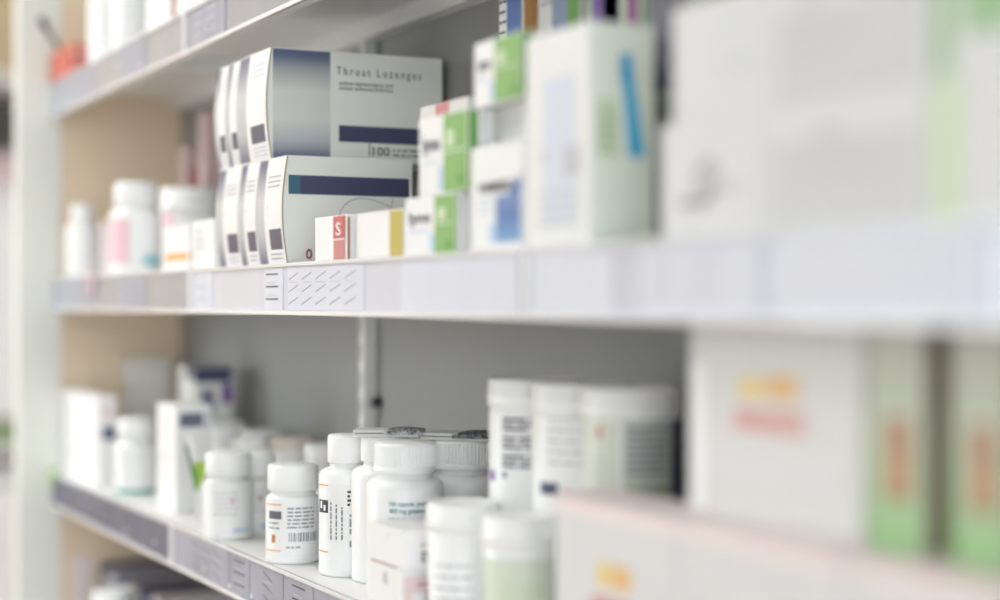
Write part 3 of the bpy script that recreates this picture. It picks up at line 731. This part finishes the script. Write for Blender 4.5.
carton('medicine_carton', 'white carton with dark blue spot near the far end of the lower shelf', 'box', 62, 98, 397, LOW, .4620, pxR=117, paint=navyspot)
def rosespot(b, w, d, h, Fm, Rm, Tm, F2, R2): b.rect(Rm, d*.1, h*.45, d*.9, h*.8, BLUSH); b.words(R2, d*.2, h*.55, d*.8, .004, LRED, 2)
carton('medicine_carton', 'white carton with rosy print touching the side panel, lower shelf', 'box', 48, 54, 402, LOW, .4560, pxR=66, w=.028, paint=rosespot)
# green and white leaflet
t = empty('leaflet', (X(192, .468), .468, LOW), math.atan2(CA, SA))
def card(b, pts, y, m, th=.0006):
    n = len(pts); vs = [(p[0], y, p[1]) for p in pts]+[(p[0], y+th, p[1]) for p in pts]
    b.add(vs, [tuple(range(n)), tuple(range(n, 2*n))[::-1]]+[(i, n+i, n+(i+1) % n, (i+1) % n) for i in range(n)], m)
b = MB(); card(b, [(-.006, .084), (.000, .083), (.010, .050), (.014, .0), (.004, .0), (.004, .040)], 0, WHITE); b.build('folded_sheet', t)
b = MB(); card(b, [(-.007, .074), (-.0055, .076), (.005, .040), (.0035, .030)], -.0012, mat('dark_leaf_ink', (.05, .12, .05), .5)); b.build('dark_edge', t)
b = MB(); card(b, [(.002, .058), (.021, .060), (.005, .030)], -.0024, mat('lime_ink', (.36, .56, .06), .45)); card(b, [(-.001, .056), (.006, .050), (.005, .030), (.0035, .030)], -.0032, DGREEN, .0004); b.build('green_corner', t)
tag(t, 'folded white and lime green leaflet poking up beside the short bottles', 'leaflet')

# ---------------------------------------------------------------- middle shelf, far left
g = 'pale containers at the far end of the middle shelf'
def pinkart(b, mp, m2, r, h):
    paperlabel(b, mp, r, h*.08, h*.62); b.rect(m2, -r*1.2, h*.12, -r*.25, h*.60, PINK, nu=6); b.rect(m2, r*.3, h*.12, r*1.0, h*.2, mat('turquoise_ink', (.15, .55, .60), .4), nu=4)
bottle('large white bottle with pink label band at the far end of the middle shelf', 136, .4880, .0290, .1040, .0240, .026, MID, False, pinkart, g)
jar('pale jar with wide lid beside the pink-labelled bottle', 190, .5300, .0310, .0940, MID, g, art=lambda b, mp, m2, r, h: b.rect(m2, -r*1.2, h*.30, -r*.6, h*.72, PINK, nu=4), hl=.026)
def orstripe(b, w, d, h, Fm, Rm, Tm, F2, R2): b.rect(Fm, w*.15, h*.22, w*.95, h*.40, mat('soft_orange_ink', (.82, .46, .18), .4)); b.rect(Rm, .001, h*.22, d*.5, h*.40, MATS['soft_orange_ink'])
carton('medicine_carton', 'small white carton with orange stripe in front of the wide-lidded jar', 'box', 162, 189, 224, MID, .4530, depth=.022, paint=orstripe)
carton('medicine_carton', 'small plain white carton touching the lozenge boxes', 'box', 192, 214, 218, MID, .4540, depth=.026, m=WHITE, paint=faint(LGREY, .2))
bottle('small white bottle at the left end of the middle shelf', 83, .4700, .0200, .0880, .0140, .020, MID, False, None, g)
carton('medicine_carton', 'narrow blush carton between the two white bottles, middle shelf', 'box', 99, 104, 222, MID, .4700, pxR=111, w=.018, m=BLUSH, paint=faint(PINK, .1))
def rosy(b, w, d, h, Fm, Rm, Tm, F2, R2): b.rect(Rm, d*.2, h*.55, d*.8, h*.85, LRED)
ROSE = mat('dusty_rose_card', (.58, .42, .40), .5)
carton('medicine_carton', 'tall dusty rose carton behind the lozenge boxes', 'box', 196, 206, 112, MID, .5560, depth=.040, m=ROSE, paint=lambda b, w, d, h, Fm, Rm, Tm, F2, R2: b.rect(Fm, w*.2, h*.4, w*.8, h*.7, PPINK), w=.03)
carton('medicine_carton', 'shorter dusty rose carton with red patch behind the pale jar', 'box', 178, 186, 146, MID, .5700, depth=.030, m=ROSE, paint=rosy, w=.03)

# ---------------------------------------------------------------- top shelf
g = 'white containers on the top shelf'
bottle('slender white bottle at the left end of the top shelf', 103, .4750, .0170, .1150, .0110, .020, TOP, False, None, g)
jar('large white tub beside the slender bottle, top shelf', 135, .4900, .0270, .1250, TOP, g, hl=.020, name='tub', cat='tub', art=jart2)
carton('medicine_carton', 'tall white carton with grey print next to the large tub, top shelf', 'box', 146, 168, 0, TOP, .4550, depth=.05, h=.12, paint=faint(LGREY, .2, .15), group=g)
carton('medicine_carton', 'white carton with rust stripe on the top shelf above the price strip seam', 'box', 170, 196, 0, TOP, .4550, depth=.05, h=.10, paint=lambda b, w, d, h, Fm, Rm, Tm, F2, R2: b.rect(Fm, w*.1, h*.05, w*.25, h*.9, BROWN), group=g)
carton('medicine_carton', 'white carton nearest the viewer on the top shelf', 'box', 198, 226, 0, TOP, .4550, depth=.05, h=.10, paint=faint(LGREY, .2, .15), group=g)
# red basket with a stick
t = empty('basket', (-2.092, .4655, TOP))
RP = mat('coral_plastic', (.70, .20, .13), .45)
b = MB(); W_, D_, H_ = .052, .034, .036
b.box(-W_, W_, -D_/2, D_/2, 0, .003, RP)
for s in (-1, 1):
    for k in range(13):
        x = -W_+.001+k*(2*W_-.002)/12; b.box(x-.0022, x+.0022, s*D_/2-.001, s*D_/2+.001, .003, H_, RP)
for k in range(5):
    for x in (-W_, W_): b.box(x-.001, x+.001, -D_/2+k*D_/4-.002, -D_/2+k*D_/4+.002, .003, H_, RP)
b.build('basket_body', t)
b = MB()
for z in (.012, H_-.004):
    b.box(-W_-.0015, W_+.0015, -D_/2-.0016, -D_/2+.0016, z, z+.005, RP); b.box(-W_-.0015, W_+.0015, D_/2-.0016, D_/2+.0016, z, z+.005, RP)
    for x in (-W_, W_): b.box(x-.0016, x+.0016, -D_/2, D_/2, z, z+.005, RP)
b.build('rim', t)
tag(t, 'small coral red slatted basket at the left end of the top shelf', 'basket')
bx = -2.092
b = MB(); b.tube([(-.038, -.006, .0045), (-.036, -.0095, .040), (-.024, -.030, .066)], .0035, mat('dark_wood', (.20, .12, .07), .5), 10)
b.tube([(-.024, -.030, .066), (-.019, -.038, .076)], .0048, DARK, 10)
tag(b.build('wooden_stick', loc=(bx, .4655, TOP)), 'brown wooden stick leaning out of the coral basket', 'stick')
b = MB(); b.box(-.016, .016, -.008, .008, 0, .030, PPINK, bev=.001); b.box(-.0162, .0162, -.0082, .0082, .010, .020, PURP)
tag(b.build('small_packet', loc=(bx+.026, .4665, TOP+.0032)), 'pink packet with violet band inside the coral basket', 'packet')
b = MB(); b.box(-.013, .013, -.011, .011, 0, .028, LRED, bev=.001)
tag(b.build('small_packet', loc=(bx-.010, .4675, TOP+.0032)), 'red packet inside the coral basket near the post', 'packet')

# ---------------------------------------------------------------- bottom shelf
carton('medicine_carton', 'blush carton on the bottom shelf next to the side panel', 'box', 62, 72, 556, BOT, .4750, pxR=92, m=BLUSH, paint=faint(PPINK, .1))
cols = [NAVY, mat('slate_card', (.24, .25, .30), .5), mat('taupe_card', (.48, .41, .37), .5), mat('smoke_card', (.42, .42, .46), .5), mat('dark_navy_card', (.05, .06, .12), .5)]
nm = ['navy', 'slate grey', 'taupe', 'smoke grey', 'dark navy']
x = X(100, .505)
for k in range(14):
    w = .020
    b = MB(); hh = .127-.004*(k % 3)
    b.box(0, w-.002, 0, .100, 0, hh, cols[k % 5], bev=.0008); b.rect(lambda u, v: (u, -.0003, v), .003, hh*.6, w-.005, hh*.9, GREY)
    b.rect(lambda u, v: (u, -.0003, v), .003, hh*.2, w-.005, hh*.28, WHITE)
    px = 500+F*(SA*(x)+CA*.56)/(-CA*x+SA*.56)
    tag(b.build('booklet', loc=(x, .505, BOT+.0003)), 'thin %s booklet, number %s from the side panel in the bottom row' % (nm[k % 5], ['one', 'two', 'three', 'four', 'five', 'six', 'seven', 'eight', 'nine', 'ten', 'eleven', 'twelve', 'thirteen', 'fourteen'][k]), 'booklet', 'thin booklets on the bottom shelf')
    x += w+.001
jar('white jar in front of the booklets on the bottom shelf', 112, .4770, .021, .122, BOT)

# ---------------------------------------------------------------- far end of the room
t = empty('storage_cabinet', (-5.39, 1.0, 0))
CW = mat('cabinet_white', (.82, .81, .83), .4)
b = MB()
b.box(0, .45, -.62, -.60, 0, 2.05, CW); b.box(0, .45, .60, .62, 0, 2.05, CW); b.box(0, .45, -.60, .60, 2.02, 2.05, CW); b.box(0, .02, -.60, .60, 0, 2.02, mat('cabinet_inside', (.20, .21, .17), .7))
for z in (.06, .90, .97, 1.70): b.box(0.02, .45, -.60, .60, z, z+.03, CW)
b.build('carcass', t)
for s in (-1, 1):
    for z0, z1 in ((.09, .89), (1.07, 1.69)):
        b = MB(); b.box(.4505, .468, s*.301-.297, s*.301+.297, z0, z1, CW, bev=.002); d = b.build('door', t)
        b = MB(); b.box(.4685, .480, s*.06-.006, s*.06+.006, (z0+z1)/2-.06, (z0+z1)/2+.06, CHROME, bev=.002); b.build('handle', d)
tag(t, 'white storage cabinet far behind the shelving at the left edge', 'cabinet')
b = MB(); b.box(-.14, .14, -.55, .55, 0, .10, mat('dusky_pink_board', (.62, .50, .50), .6), bev=.003)
tag(b.build('storage_box', loc=(-5.15, 1.0, 1.7305)), 'dusky pink storage box in the dark top bay of the cabinet', 'box')
b = MB(); b.box(-.16, .16, -.5, .5, 0, .055, mat('folder_green', (.25, .40, .14), .6), bev=.002)
tag(b.build('folder_pack', loc=(-5.13, 1.0, 1.0005)), 'green folder pack in the low slot of the cabinet', 'folder')

# ---------------------------------------------------------------- light, world, camera
sc = bpy.context.scene
w = bpy.data.worlds.new('World'); sc.world = w; w.use_nodes = True
w.node_tree.nodes['Background'].inputs[0].default_value = (.86, .93, 1, 1); w.node_tree.nodes['Background'].inputs[1].default_value = 4.2
for nm_, loc_, rot_, sx_, sy_ in (('fill_portal', (-3.9, -2.59, 1.475), (PI/2, 0, 0), 2.0, 2.05), ('fill_portal', (2.99, -.9, 1.5), (PI/2, 0, PI/2), 2.6, 2.0)):  # daylight portals for the two added window openings
    pl = bpy.data.lights.new(nm_, 'AREA'); pl.shape = 'RECTANGLE'; pl.size = sx_; pl.size_y = sy_; pl.cycles.is_portal = True
    po = bpy.data.objects.new(nm_, pl); C.objects.link(po); po.location = loc_; po.rotation_euler = rot_
cam = bpy.data.cameras.new('Camera'); co = bpy.data.objects.new('Camera', cam); C.objects.link(co); sc.camera = co
cam.sensor_width = 36; cam.lens = F/1000*36; cam.shift_y = .003; cam.clip_start = .02
co.location = (0, 0, H0); co.rotation_euler = (PI/2, 0, math.atan2(CA, SA))
cam.dof.use_dof = True; cam.dof.focus_distance = 1.31; cam.dof.aperture_fstop = 1.9
sc.view_settings.view_transform = 'Standard'; sc.view_settings.look = 'None'; sc.view_settings.gamma = 1
sc.view_settings.use_curve_mapping = False; sc.view_settings.exposure = 0.42
sc.cycles.use_denoising = True; sc.cycles.max_bounces = 8; sc.cycles.diffuse_bounces = 6
